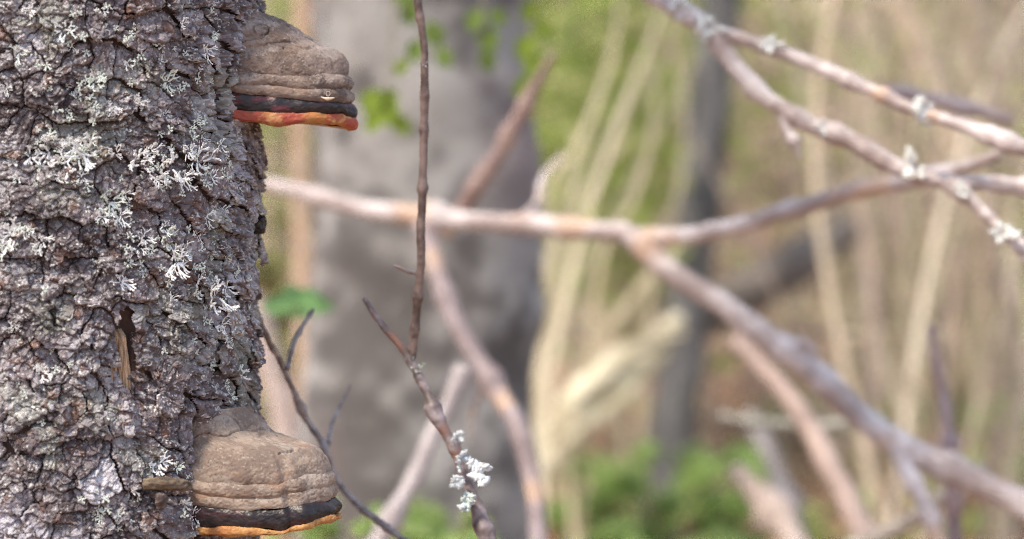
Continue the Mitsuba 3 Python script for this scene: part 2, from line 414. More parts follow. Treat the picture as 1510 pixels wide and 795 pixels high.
# ---------------------------------------------------------------- bracket fungi
def bracket(name, label, psi, slim, prof, lines, wide, seed, tones):
    """prof: (px x, px y) of the outline away from the trunk, top to rim; lines: y from the trunk side to the tip of the
    grooves, then dark band top, rim top, rim bottom; all read off the photograph."""
    o = np.array([math.cos(psi), -math.sin(psi), 0]); t = np.array([-math.sin(psi), -math.cos(psi), 0])    # t points to the camera's side
    Yc = AY - R * math.sin(psi) - .02
    zp = lambda y: CAM_Z - (np.asarray(y, float) - 397.5) / F_PX * Yc
    root = np.array([AX, AY, 0]) + o * (R - .030)
    pe = np.array(prof, float)
    pz = zp(pe[:, 1]); pX = (pe[:, 0] - 755) / F_PX * (AY - (R + .05) * math.sin(psi))
    pE = (pX - root[0]) / math.cos(psi)
    od = np.argsort(pz); pz, pE = pz[od], pE[od]
    zf = np.linspace(pz[0], pz[-1], 200); ef = np.interp(zf, pz, pE)
    for _ in range(2 if seed == 11 else 4):             # round the corners of the outline
        ef = np.convolve(np.pad(ef, 5, mode='edge'), np.ones(11) / 11, 'valid')
    pz, pE = zf, ef
    ztop = pz[-1]
    nphi = 420
    phi = np.linspace(-1.75, 1.75, nphi)
    tipw = (np.cos(phi) + .25).clip(0, 1.25) / 1.25                     # 1 at the tip, 0 at the trunk
    wav = mk.fbm(np.stack([np.cos(phi) * 2.2, np.sin(phi) * 2.2, 0 * phi + seed], -1) * 1.7, 3, seed) - .5
    K = len(lines)
    farlift = sstep(.15, -1.2, phi)
    L = []
    for k, ys in enumerate(lines):
        w2 = mk.fbm(np.stack([phi * 3.4, 0 * phi + 3.3 * k, 0 * phi], -1), 3, seed + k) - .5
        cf = np.clip(np.cos(phi), 0, 1)
        y = np.where(phi > 0, np.interp(cf, [0, .25, .5, .75, 1], ys), ys[4] + (ys[0] - ys[4]) * (1 - cf) - farlift * 9)
        y = np.convolve(np.pad(y, 6, mode='edge'), np.ones(13) / 13, 'valid')
        L.append(zp(y + 3 * wav + 9 * w2))
    L = np.array([np.full(nphi, ztop)] + L)
    for k in range(1, len(L)):
        L[k] = np.minimum(L[k], L[k - 1] - .0022)
    th_key = thing(name, label, 'bracket fungus')
    res = None

    def surf(Zl, extra):                                                   # points on the envelope at heights Zl (rows x nphi)
        E = np.interp(Zl, pz, pE)
        rel = np.clip((ztop - Zl) / (ztop - pz[0]), 0, 1)
        E = E - slim
        W = wide * (.62 + .38 * np.sin(np.clip(rel * 1.5, 0, 1) * np.pi / 2) ** .8)
        e = 2.35
        cs, sn = np.cos(phi), np.sin(phi)
        ex = np.sign(cs) * np.abs(cs) ** (2 / e); sx = np.sign(sn) * np.abs(sn) ** (2 / e)
        lump = 1 + .12 * (wav - wav[nphi // 2])
        a = (E * lump + extra) * np.maximum(ex, -.2); bb = (W * lump + extra) * sx
        return root + o * a[..., None] + t * bb[..., None] + np.array([0, 0, 1.0]) * Zl[..., None]

    def add(part, P, col, m, det=1.0, lab=None):
        nrow = P.shape[0]
        N = np.cross(np.gradient(P, axis=1), np.gradient(P, axis=0)); N /= np.linalg.norm(N, axis=-1, keepdims=True) + 1e-12
        out = P - root; out[..., 2] = 0
        N *= np.sign((N * out).sum(-1).mean() + 1e-9)
        d = .0060 * fbm(P, 34, 2, seed + 30) + .0014 * fbm(P * [1, 1, 1.3], 130, 3, seed + 31)
        d = d + det * (.0010 * fbm(P, 620, 3, seed + 32) - .0022 * sstep(.93, 1, 1 - np.abs(fbm(P * [1, 1, 1.6], 42, 2, seed + 33)) * 2.2) * (P[..., 2] > ztop - .032))
        P = P + N * d[..., None]
        obj(part, (P.reshape(-1, 3), grid_faces(nrow, nphi)), m, col.reshape(-1, 3), th_key, label=lab)

    # crust: rounded tiers
    rows, tiers = [], []
    for k in range(K - 2):
        n_ = 80 if k == 0 else 36
        s = np.linspace(0, 1, n_ + 1)[:-1] if k < K - 3 else np.linspace(0, 1, n_)
        rows.append(L[k] + (L[k + 1] - L[k]) * s[:, None])
        hgt = (L[k] - L[k + 1]).mean()
        prof_b = 1 - np.abs(2 * s - 1) ** 2.6
        if k == 0:
            prof_b = 1 - np.clip(s, .0, 1) ** 14
        deep = .8 + .5 * (mk.fbm(np.stack([phi * 2.2, 0 * phi + 7.7 * k, 0 * phi], -1), 2, seed + 60) - .5) * 2
        tiers.append((min(.0034, hgt * .45) if k else .0030) * prof_b[:, None] * deep)
    Zc, ex = np.vstack(rows), np.vstack(tiers)
    ripple = mk.fbm(np.stack([phi * 6.5, 0 * phi + seed, 0 * phi], -1), 2, seed + 70) - .5
    ex = ex * (1 + 1.3 * ripple * np.linspace(0, 1, len(ex))[:, None] ** .5) + .0030 * ripple * np.linspace(0, 1, len(ex))[:, None]
    Pc = surf(Zc, ex - .0004)
    c0, c1, c2, c3 = tones
    n1, n2, n3 = fbm(Pc, 45, 3, seed + 40), fbm(Pc, 170, 3, seed + 41), fbm(Pc, 800, 3, seed + 42)
    c = lerp(c0, c1, sstep(-.2, .2, n1 + .6 * n2 + .7 * n3))
    c = lerp(c, c2, sstep(.02, .25, fbm(Pc * [1, 1, 1.6], 55, 3, seed + 43) + .4 * n3) * .75)
    c = lerp(c, c3, sstep(.05, .25, fbm(Pc * [1, 1, 2], 70, 3, seed + 44) + .4 * n3) * .6)
    c = lerp(c, (.48, .43, .38), sstep(.19, .27, n3 + .15 * n2) * .6)
    c = lerp(c, (.07, .05, .045), sstep(.22, .3, fbm(Pc, 700, 2, seed + 45)) * .7)
    add('crust', Pc, c, 'crust_mat')
    # dark band
    s = np.linspace(0, 1, 40)
    Zb = L[K - 2] + (L[K - 1] - L[K - 2]) * s[:, None]
    bul = (1 - np.abs(2 * s - 1) ** 2.4)[:, None] * .0026 * (1 + .8 * wav)
    Pb = surf(Zb, bul * (1 + ripple) - .0004 + .0030 * ripple)
    c = lerp((.010, .008, .010), (.026, .020, .022), sstep(-.2, .2, fbm(Pb, 200, 3, seed + 46)))
    c = lerp(c, (.10, .018, .025), sstep(.06, .24, fbm(Pb * [1, 1, 2], 70, 2, seed + 47)) * (.9 if seed == 11 else .25))
    c = lerp(c, (.10, .085, .08), sstep(.30, .38, fbm(Pb, 900, 2, seed + 48)) * .6)
    add('dark_band', Pb, c, 'band_mat', .7)
    # rim and the pore surface under it
    s = np.linspace(0, 1, 40)
    ang = s * np.pi
    zr = L[K - 1] + .0009 + (L[K] - L[K - 1] - .0009) * ((1 - np.cos(ang)) / 2)[:, None]
    rb = (np.sin(ang) * .0022)[:, None] * (1 + 1.2 * wav) + (-.010 * np.clip(s - .72, 0, 1))[:, None] - (.0035 * np.clip(1 - s / .12, 0, 1))[:, None] + .0030 * ripple
    Pr = surf(zr, rb)
    n1 = fbm(Pr * [1, 1, .6], 60, 3, seed + 49)
    red, org = ((.36, .075, .045), (.46, .20, .065)) if seed == 11 else ((.40, .17, .055), (.50, .27, .09))
    c = lerp(red, org, sstep(-.18, .2, n1 + .4 * fbm(Pr, 300, 2, seed + 50)))
    c = lerp(c, (.52, .31, .13), sstep(.05, .25, fbm(Pr, 160, 3, seed + 51)) * .7)
    c = lerp(c, (.20, .07, .04), sstep(.12, .3, fbm(Pr, 220, 3, seed + 53)) * .6)
    add('rim', Pr, c, 'rim_mat', 1.0, 'glossy red and orange rim' if seed == 11 else 'orange rim')
    s = np.linspace(0, 1, 50)[:, None]
    cen = root + o * .015 + np.array([0, 0, L[K].mean() - .001])
    edge = Pr[-1]
    Pp = edge[None] * (1 - s[..., None]) + cen * s[..., None]
    Pp[..., 2] += .0030 * np.sin(np.clip(s * 1.6, 0, 1) * np.pi / 2)
    c = lerp((.30, .14, .045), (.44, .23, .08), sstep(-.2, .2, fbm(Pp, 120, 3, seed + 52)))
    nrow = Pp.shape[0]
    obj('pore_surface', (Pp.reshape(-1, 3), grid_faces(nrow, nphi)), 'rim_mat', c.reshape(-1, 3), th_key)
    return root, o, t, Yc


br1 = bracket('bracket_fungus', 'upper bracket fungus, grey brown hoof shape with a black band and red orange rim', math.radians(4), .0035,
              [(372, 14), (405, 20), (432, 34), (455, 50), (476, 63), (500, 73), (514, 86), (519, 104), (526, 118), (524, 136), (525, 160), (525, 186)],
              [(80, 74, 69, 64, 60), (106, 113, 116, 116, 106), (119, 131, 130, 135, 129), (137, 143, 147, 149, 151), (158, 168, 174, 167, 172), (171, 184, 187, 183, 187)], .0470, 11,
              ((.13, .098, .082), (.26, .205, .175), (.34, .305, .28), (.22, .142, .10)))
br2 = bracket('bracket_fungus', 'lower bracket fungus, tan brown hoof shape with a black band and orange rim', math.radians(20), .0065,
              [(355, 603), (372, 618), (390, 634), (402, 650), (440, 651), (464, 657), (482, 674), (489, 697), (496, 712), (497, 735), (506, 745), (505, 770)],
              [(700, 709, 711, 711, 698), (711, 724, 727, 729, 716), (740, 742, 747, 747, 737), (769, 772, 774, 775, 760), (782, 785, 785, 782, 769)], .051, 23,
              ((.21, .16, .13), (.34, .275, .22), (.39, .34, .29), (.30, .18, .115)))

# a seed husk caught on the upper bracket
hx = at(483, 144, 1.585)
v, f, A = tube([hx + [-.005, 0, .0004], hx + [0, -.001, -.001], hx + [.005, 0, -.0002]], [.0004, .0014, .0005], 24, 10, .1, 77)
m, c = join([(v, f, (.62, .52, .38))] + [(lambda w: (w[0], w[1], (.55, .50, .42)))(tube([hx + [.0015 * math.cos(a) + .0005, -.001, .0028 + .0018 * math.sin(a)] for a in np.linspace(0, 6.2, 14)], [.00022], 40, 5, 0))])
one('seed_husk', m, 'lichen_mat', c, 'tiny pale winged seed husk caught on the front of the upper fungus', 'seed husk')


# ---------------------------------------------------------------- lichens on the bark
def lobes(g, size, n0, gen, width, lift=.35, curl=.5):
    """A tuft of forking flat lobes in its own plane (x, y), rising along z."""
    parts = []

    def grow(p, ang, el, L, w, d):
        n = max(4, int(L / .0007))
        pts, wd = [p], [w]
        bend = g.uniform(-.22, .22)
        for k in range(n):
            ang += bend * .5 + g.uniform(-.12, .12); el += g.uniform(-.10, .14) * curl
            st = L / n
            p = p + np.array([math.cos(ang) * math.cos(el), math.sin(ang) * math.cos(el), math.sin(el)]) * st
            if p[2] < .0003:
                p[2] = .0003; el = abs(el) * .5
            pts.append(p); wd.append(w * (1 + .25 * math.sin(k / n * 3.14)) * (1 if d < gen or k < n - 1 else .55))
        pts = np.array(pts); wd = np.array(wd)
        t = np.gradient(pts, axis=0); t /= np.linalg.norm(t, axis=1, keepdims=True) + 1e-12
        roll = g.uniform(-.5, .5)
        s = np.cross(t, [0, 0, 1.0]); s /= np.linalg.norm(s, axis=1, keepdims=True) + 1e-12
        nn = np.cross(s, t)
        s2 = s * math.cos(roll) + nn * math.sin(roll); n2 = -s * math.sin(roll) + nn * math.cos(roll)
        x = np.array([-1, -.55, 0, .55, 1, 0]); y = np.array([-.25, .28, .42, .28, -.25, -.30])
        P = pts[:, None] + s2[:, None] * (x[None, :, None] * wd[:, None, None] / 2) + n2[:, None] * (y[None, :, None] * wd[:, None, None] * .55)
        f = grid_faces(len(pts), 6, True)
        e = (len(pts) - 1) * 6
        f = np.vstack([f, [[e, e + 1, e + 5], [e + 1, e + 2, e + 5], [e + 2, e + 3, e + 5], [e + 3, e + 4, e + 5]]])
        tone = g.uniform(-.06, .06)
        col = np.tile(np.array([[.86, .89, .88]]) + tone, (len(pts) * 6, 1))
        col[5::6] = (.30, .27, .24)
        parts.append((P.reshape(-1, 3), f, col))
        if d < gen:
            sp = g.uniform(.35, .65)
            for sg in ((-1, 1) if g.random() < .78 else (1,)):
                grow(p, ang + sg * sp + g.uniform(-.1, .1), el + g.uniform(-.05, .25) * curl, L * g.uniform(.5, .85), w * g.uniform(.74, .95), d + 1)

    a0 = g.uniform(0, 6.28)
    for k in range(n0):
        a = a0 + 6.283 * k / n0 + g.uniform(-.35, .35)
        off = g.uniform(0, .22) * size
        grow(np.array([off * math.cos(a), off * math.sin(a), .0005]), a + g.uniform(-.8, .8), lift * g.uniform(.2, 1.3), size * g.uniform(.09, .25), width * g.uniform(.75, 1.25), 0)
    return join(parts)


g = np.random.default_rng(17)
VAR = []
for k in range(14):
    m, c = lobes(g, .022, int(g.integers(7, 11)), 3, .00135, .45, .9)
    c = c * np.array([(1, 1, 1), (.93, .96, .98), (.90, .97, .90), (1.02, 1.03, 1.06)][k % 4])
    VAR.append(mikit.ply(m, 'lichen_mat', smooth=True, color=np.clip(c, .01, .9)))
FINE = []
for k in range(5):
    m, c = lobes(g, .012, int(g.integers(5, 8)), 1, .0015, .2, .3)
    c = c * np.array([.93, 1.0, .93]) * .86
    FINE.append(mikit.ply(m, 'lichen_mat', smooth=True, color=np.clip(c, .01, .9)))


MARKS = [('the upper fungus', 345, 120), ('the bare wood slit', 185, 510), ('the branch stub', 235, 712), ('the lower fungus', 310, 720), ('the whitish crusted plate', 150, 712),
         ('the largest spreading tuft', 308, 440), ('the densest lichen patch', 243, 245), ('the dark lump', 375, 331), ('the hanging tuft', 165, 300),
         ('the lone forked tuft', 250, 120), ('the wide left tuft', 72, 222), ('the left edge tuft', 20, 348), ('the topmost big tuft', 95, 45)]
WAYS = ['right of', 'above and right of', 'above', 'above and left of', 'left of', 'below and left of', 'below', 'below and right of']
NTH = ['closest', 'second closest', 'third closest', 'fourth closest', 'fifth closest', 'sixth closest', 'seventh closest', 'eighth closest', 'ninth closest', 'tenth closest', 'eleventh closest', 'twelfth closest', 'thirteenth closest', 'fourteenth closest', 'fifteenth closest',
       'sixteenth closest', 'seventeenth closest', 'eighteenth closest', 'nineteenth closest', 'twentieth closest']


def name_places(spots, what):       # a label for each spot that says where it sits among the landmarks of the trunk
    seen, out = {}, [None] * len(spots)
    rel = []
    for k, (x, y) in enumerate(spots):
        d, m = min((math.hypot(x - b, y - c), m) for m, (a, b, c) in enumerate(MARKS))
        w = int(round(math.degrees(math.atan2(MARKS[m][2] - y, x - MARKS[m][1])) / 45)) % 8
        rel.append((d, m, w, k))
    for d, m, w, k in sorted(rel):
        q = seen[m, w] = seen.get((m, w), -1) + 1
        out[k] = f'{what}, {NTH[min(q, 19)]} {WAYS[w]} {MARKS[m][0]}'
    return out


def put_tuft(px, py, size, label, group, var=None, fine=False, name='lichen_tuft'):
    th, z = trunk_hit(px, py)
    b, n, t = bark_surface(th, z)
    s = size * .000477 / (.012 if fine else .024)
    a = g.uniform(0, 6.28)
    up = np.array([0, 0, 1.0])
    nn = n + .25 * (g.random(3) - .5); nn /= np.linalg.norm(nn)
    x = np.cross(up, nn); x /= np.linalg.norm(x); y = np.cross(nn, x)
    X, Yv = x * math.cos(a) + y * math.sin(a), -x * math.sin(a) + y * math.cos(a)
    M = np.eye(4); M[:3, 0] = X * s; M[:3, 1] = Yv * s; M[:3, 2] = nn * s * 1.05; M[:3, 3] = b - n * .0006
    src = (FINE if fine else VAR)
    d = src[int(g.integers(len(src)))]
    k = thing(name, label, 'lichen', group)
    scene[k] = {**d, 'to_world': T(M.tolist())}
    return k


BIG = [(95, 45, 46, 'white lichen tuft nearest the top of the trunk, left of the scaly plates'),
       (250, 120, 44, 'white forked lichen tuft level with the upper fungus, alone on the middle of the trunk'),
       (140, 118, 46, 'white lichen tuft under the top left scaly plates of the trunk'),
       (72, 222, 62, 'wide white lichen tuft in the band above mid trunk, near the left edge'),
       (122, 228, 62, 'wide white lichen tuft in the band above mid trunk, second from the left edge'),
       (205, 240, 56, 'white lichen tuft in the lichen band, left end of the densest patch'),
       (243, 250, 66, 'large white lichen tuft in the middle of the densest lichen patch'),
       (285, 240, 56, 'white lichen tuft at the right end of the densest lichen patch'),
       (165, 298, 58, 'hanging white lichen tuft just under the dense lichen band'),
       (248, 355, 50, 'white lichen tuft at mid height, upper one of a pair on the trunk'),
       (258, 388, 60, 'long white lichen tuft at mid height, lower one of a pair on the trunk'),
       (20, 348, 52, 'white lichen tuft at the left edge of the photo at mid height'),
       (308, 440, 74, 'largest spreading white lichen tuft, low right above the bare wood slit'),
       (236, 684, 46, 'bright white lichen tuft sitting on top of the branch stub'),
       (298, 722, 40, 'white lichen tuft on the trunk touching the left side of the lower fungus'),
       (64, 548, 38, 'white lichen tuft alone on the lower left of the trunk'),
       (180, 416, 46, 'pale green lichen tuft directly above the bare wood slit')]
for px, py, sz, lab in BIG:
    put_tuft(px, py, sz * .98, lab, 'large lichen tufts on the near trunk')
MED = [(45, 15, 26), (28, 78, 36), (104, 70, 26), (112, 130, 30), (60, 132, 30), (165, 160, 24), (45, 232, 40), (98, 240, 44), (105, 212, 36), (18, 240, 30), (222, 222, 36), (228, 268, 36), (265, 262, 42),
       (270, 225, 34), (305, 262, 36), (318, 214, 32), (300, 205, 28), (178, 318, 36), (150, 320, 26), (186, 286, 30), (215, 350, 36), (204, 366, 36), (270, 372, 34), (240, 335, 30), (62, 356, 34), (40, 340, 26),
       (6, 372, 30), (292, 425, 40), (325, 425, 40), (335, 448, 30), (322, 480, 36), (285, 395, 22), (290, 348, 26), (300, 322, 28), (325, 310, 24), (280, 715, 24), (285, 762, 34), (268, 745, 28), (190, 388, 26),
       (345, 552, 24), (325, 505, 26), (340, 585, 24), (300, 78, 32), (296, 95, 24), (310, 55, 24), (265, 35, 22), (190, 92, 26), (150, 15, 26), (205, 150, 24), (245, 170, 22), (135, 205, 26), (290, 180, 24),
       (170, 225, 30), (88, 262, 26), (120, 262, 28), (25, 262, 24), (240, 90, 22), (350, 470, 20), (330, 380, 22), (255, 440, 22), (190, 722, 18), (260, 690, 28), (312, 745, 20), (85, 390, 18), (10, 130, 24), (20, 480, 18)]
for (px, py, sz), lab in zip(MED, name_places([q[:2] for q in MED], 'medium pale lichen tuft')):
    put_tuft(px, py, sz * 1.0, lab, 'medium lichen tufts on the near trunk')
centers = np.array([(100, 40), (120, 130), (80, 230), (120, 235), (220, 240), (260, 250), (300, 220), (170, 300), (230, 350), (260, 380), (310, 440), (320, 500), (30, 350), (280, 740), (340, 560), (290, 80), (190, 60), (60, 90), (150, 760), (60, 560), (345, 400)])
SMALL = []
for k in range(230):
    c0 = centers[g.integers(len(centers))] + g.normal(0, 30, 2)
    if 2 < c0[0] < 368 and 3 < c0[1] < 792 and not (c0[0] > 325 and c0[1] < 195) and not (c0[0] > 300 and c0[1] > 610):
        SMALL.append(tuple(c0))
for (px, py), lab in zip(SMALL, name_places(SMALL, 'small pale lichen speck')):
    put_tuft(px, py, g.uniform(10, 22), lab, 'small lichen tufts on the near trunk', fine=True)

# dark gall-like lump on the right edge of the trunk
b, n, t = bark_surface(math.radians(88), at(382, 331, 1.66)[2])
s = trimesh.creation.icosphere(4, 1.0)
v = np.array(s.vertices); r = 1 + .9 * fbm(v, 1.8, 3, 110) + .3 * fbm(v, 7, 2, 111)
v = v * r[:, None] * [.0062, .006, .0072] + b + n * .004
one('black_growth', (v, s.faces), 'band_mat', lerp((.012, .010, .010), (.035, .03, .028), sstep(-.2, .2, fbm(v, 400, 2, 112))), 'small lumpy black growth on the right edge of the near trunk', 'growth')


# ---------------------------------------------------------------- bare twigs and branches
def bark_tone(v, A, seed, base=(.30, .255, .255), light=(.46, .41, .42), org=(.46, .22, .12), amount=.14, rad=.01):
    n1 = fbm(v, .25 / rad, 3, seed); n2 = fbm(np.stack([A, 0 * A, 0 * A + seed], -1), .22 / rad, 2, seed + 1)
    c = lerp(base, light, sstep(-.22, .22, n1 + .5 * fbm(v, 1.2 / rad, 2, seed + 2)))
    c = lerp(c, org, sstep(.30 - amount, .46 - amount, n2 + .5 * n1))
    return c


def stick(parent, name, pts, radii, n=70, sides=12, bump=.08, seed=0, knots=3, wob=.0, m='branch_mat', **kw):
    v, f, A = tube(pts, radii, n, sides, bump, seed, knots, wob)
    return obj(name, (v, f), m, bark_tone(v, A, seed, rad=float(np.max(radii)), **kw), parent)


def pxpts(*pts):
    return [at(*q) for q in pts]


def farther(k, *pts):
    return [at(x, y, Y * k) for x, y, Y in pts]


# twig with a hanging shoot, close behind the focus
tw = thing('twig', 'dark bare twig with an upright shoot and grey leafy lichen near its lower end', 'twig')
dk = dict(base=(.11, .085, .082), light=(.32, .27, .28), org=(.22, .12, .09), amount=.12)
stick(tw, 'stem', pxpts((537, 440, 1.70), (560, 474, 1.70), (598, 522, 1.695), (625, 570, 1.69), (645, 615, 1.685), (668, 660, 1.68), (690, 712, 1.675), (710, 765, 1.67), (735, 850, 1.66)),
      [.0022, .0030, .0036, .0042, .0046, .0050], 160, 14, .22, 500, 12, .004, **dk)
stick(tw, 'shoot', pxpts((607, 528, 1.695), (614, 470, 1.69), (620, 380, 1.68), (622, 290, 1.675), (626, 180, 1.67), (626, 90, 1.665), (617, 0, 1.66), (610, -80, 1.655)),
      [.0036, .0034, .0034, .0033, .0028, .0025], 170, 14, .16, 501, 9, .003, base=(.085, .058, .05), light=(.22, .165, .15), org=(.17, .09, .055), amount=.1)
stick(tw, 'spur', pxpts((614, 404, 1.69), (600, 400, 1.685), (587, 394, 1.68), (580, 391, 1.68)), [.0012, .0016, .0012, .0008], 24, 8, .2, 502, 2, base=(.3, .24, .22), light=(.45, .38, .36))
# slender twig left of it
t2 = thing('twig', 'thin dark bare twig curving out behind the lower fungus with short side shoots', 'twig')
dk2 = dict(base=(.15, .125, .12), light=(.36, .34, .34), org=(.24, .17, .13), amount=.10)
stick(t2, 'stem', pxpts((372, 455, 1.70), (395, 500, 1.73), (412, 532, 1.76), (432, 575, 1.78), (452, 622, 1.80), (478, 660, 1.80), (500, 712, 1.80), (530, 745, 1.79), (570, 778, 1.78), (620, 815, 1.77)),
      [.0022, .0025, .0027, .0028, .0028, .0027], 150, 12, .32, 510, 16, .004, **dk2)
stick(t2, 'side_shoot', pxpts((424, 545, 1.765), (432, 512, 1.775), (445, 482, 1.785), (462, 456, 1.795)), [.0024, .0022, .0018, .0014], 50, 10, .25, 511, 5, .002, **dk2)
stick(t2, 'side_shoot', pxpts((484, 655, 1.80), (490, 625, 1.83), (502, 598, 1.86), (517, 568, 1.88)), [.0022, .0018, .0014, .0010], 40, 10, .2, 512, 3, .002, **dk2)


def lichen_on(px, py, Y, size, label, group=None, fine=False, tint=(1, 1, 1), name='leafy_lichen', wide=2.4, lift=.8):
    gg = np.random.default_rng(int(px * 7 + py * 3))
    m, c = lobes(gg, size, 7, 1, size * (.09 if fine else .09 * wide), lift, 1.0)
    v = m[0] + 0
    rot = trimesh.transformations.euler_matrix(math.radians(80 + gg.uniform(-25, 25)), 0, gg.uniform(-.6, .6))[:3, :3]
    v = v @ rot.T
    v += at(px, py, Y) - v.mean(0)
    one(name, (v, m[1]), 'lichen_mat', c * np.array(tint) * .75, label, 'lichen', group)


lichen_on(676, 645, 1.668, .017, 'small blue grey lichen, uppermost on the lower dark twig', tint=(.92, .96, 1.0), wide=3)
lichen_on(682, 678, 1.664, .018, 'pale lichen just under the uppermost one on the lower dark twig', tint=(.88, .92, .98), wide=3)
lichen_on(705, 697, 1.655, .028, 'broad pale blue grey leafy lichen, largest on the lower dark twig', tint=(1, 1.04, 1.1), wide=3.6)
lichen_on(674, 712, 1.660, .020, 'grey leafy lichen left of the largest one on the lower dark twig', tint=(.8, .85, .9), wide=3)
lichen_on(688, 740, 1.658, .023, 'greenish grey leafy lichen, lowest on the lower dark twig', tint=(.84, .93, .92), wide=3.2)
lichen_on(614, 540, 1.690, .020, 'dull green lichen at the fork where the shoot leaves the dark twig', tint=(.52, .58, .50), fine=True)
lichen_on(626, 92, 1.662, .014, 'small blue grey lichen high up on the upright shoot', tint=(.60, .68, .68), fine=True)

# the long forked grey branch lying across the middle distance
lb = thing('forked_branch', 'long bare grey forked branch crossing from behind the near trunk to the lower right', 'branch')
lv = dict(base=(.36, .295, .275), light=(.68, .625, .615), org=(.53, .385, .29), amount=.20)
stick(lb, 'stem', farther(1.12, (300, 262, 2.62), (420, 278, 2.58), (520, 305, 2.52), (640, 322, 2.46), (780, 330, 2.40), (880, 342, 2.35), (935, 352, 2.32), (985, 398, 2.30), (1060, 448, 2.28), (1140, 500, 2.25),
      (1200, 545, 2.23), (1260, 605, 2.22), (1320, 650, 2.20), (1400, 690, 2.18), (1510, 745, 2.16), (1600, 795, 2.14)), [0.0101, 0.0115, 0.0125, 0.0134, 0.0144, 0.0149, 0.0155, 0.0159], 260, 16, .14, 520, 12, .012, **lv)
stick(lb, 'upper_fork', farther(1.12, (925, 352, 2.32), (985, 350, 2.30), (1060, 340, 2.24), (1160, 312, 2.18), (1260, 282, 2.12), (1340, 266, 2.08), (1420, 246, 2.05), (1475, 226, 2.03)), [0.0115, 0.0111, 0.0101, 0.0092, 0.0082, 0.0058], 120, 14, .12, 521, 6, .008, **lv)
stick(lb, 'lower_fork', farther(1.12, (625, 330, 2.46), (640, 390, 2.44), (662, 450, 2.42), (692, 515, 2.40), (735, 580, 2.37), (766, 640, 2.34), (788, 730, 2.31), (796, 850, 2.28)), [0.0121, 0.0121, 0.0121, 0.0115, 0.0111, 0.0106], 120, 14, .14, 522, 6, .008, **{**lv, 'base': (.25, .20, .20), 'light': (.40, .34, .35)})
stick(lb, 'low_shoot', farther(1.12, (1310, 642, 2.20), (1335, 690, 2.18), (1362, 740, 2.16), (1385, 800, 2.14), (1400, 860, 2.12)), [0.0101, 0.0094, 0.0086, 0.0077], 60, 12, .16, 523, 4, .004, **{**lv, 'amount': .24})
stick(lb, 'side_twig', farther(1.12, (760, 330, 2.41), (790, 300, 2.44), (800, 262, 2.48), (830, 225, 2.5)), [0.0045, 0.0039, 0.0034, 0.0022], 40, 8, .2, 528, 4, .006, **lv)
stick(lb, 'side_twig', farther(1.12, (720, 560, 2.375), (700, 600, 2.40), (692, 650, 2.42)), [0.0039, 0.0034, 0.0022], 30, 8, .2, 529, 2, .004, **lv)
stick(lb, 'snag', farther(1.12, (1195, 535, 2.235), (1192, 515, 2.23), (1180, 500, 2.22)), [0.0096, 0.0077, 0.0038], 20, 10, .2, 524, 0, **lv)
# upper right branch
ub = thing('lichened_branch', 'bare lavender grey branch with white lichen knots entering at the upper right', 'branch')
stick(ub, 'stem', farther(1.06, (930, -25, 2.02), (990, 8, 2.0), (1040, 40, 1.98), (1080, 90, 1.97), (1120, 135, 1.96), (1170, 172, 1.95), (1250, 205, 1.94), (1330, 248, 1.93), (1400, 268, 1.92), (1460, 270, 1.915), (1540, 280, 1.91)),
      [.0085, .0095, .009, .0085, .0082, .008, .0078, .0072], 200, 14, .14, 530, 10, .006, **{**lv, 'amount': .20})
stick(ub, 'upper_fork', farther(1.06, (1048, 44, 1.98), (1110, 62, 1.96), (1190, 90, 1.94), (1270, 128, 1.92), (1340, 160, 1.90), (1420, 185, 1.88), (1500, 215, 1.86), (1580, 245, 1.85)), [0.0075, 0.0071, 0.0067, 0.0067, 0.0067, 0.0070], 150, 14, .14, 531, 8, .006, **{**lv, 'amount': .2})
stick(ub, 'lower_fork', farther(1.06, (1395, 266, 1.92), (1425, 290, 1.91), (1460, 322, 1.90), (1490, 352, 1.89), (1540, 395, 1.88)), [0.0067, 0.0063, 0.0058, 0.0053], 60, 12, .16, 532, 5, .004, **{**lv, 'amount': .22})
stick(ub, 'side_shoot', farther(1.06, (1155, 172, 1.95), (1160, 190, 1.95), (1172, 212, 1.95), (1178, 232, 1.95)), [0.0053, 0.0045, 0.0045, 0.0027], 30, 10, .3, 533, 2, **lv)
for px, py, Y, sz, lab in [(1005, 12, 1.985, .030, 'white lichen knot at the top where the upper right branch leaves the frame'), (1045, 42, 1.965, .032, 'white lichen knot on the fork of the upper right branch'),
                           (1135, 66, 1.94, .022, 'white lichen on the upper fork nearest to where it leaves the stem'), (1360, 162, 1.885, .036, 'long white lichen patch in the middle of the upper fork'),
                           (1345, 246, 1.915, .030, 'white lichen knot where the upper right stem meets the crossing fork'), (1418, 280, 1.90, .018, 'small white lichen at the start of the lower right fork'),
                           (1482, 345, 1.875, .028, 'white lichen knot on the lower fork close to the right edge'), (1215, 188, 1.935, .016, 'small grey lichen on the upper right stem near its short side shoot')]:
    lichen_on(px, py, Y * 1.06, sz * 1.2, lab, 'lichen knots on the upper right branch', tint=(1.2, 1.22, 1.2), wide=2.2, lift=.7)

# other loose branches and stems behind
def branch(label, pts, radii, seed, cat='branch', name='bare_branch', group=None, n=70, **kw):
    v, f, A = tube(pxpts(*pts), radii, n, 12, .12, seed, 4, .006)
    args = {**lv, **kw}
    one(name, (v, f), 'branch_mat', bark_tone(v, A, seed, rad=float(np.max(radii)), **args), label, cat, group)


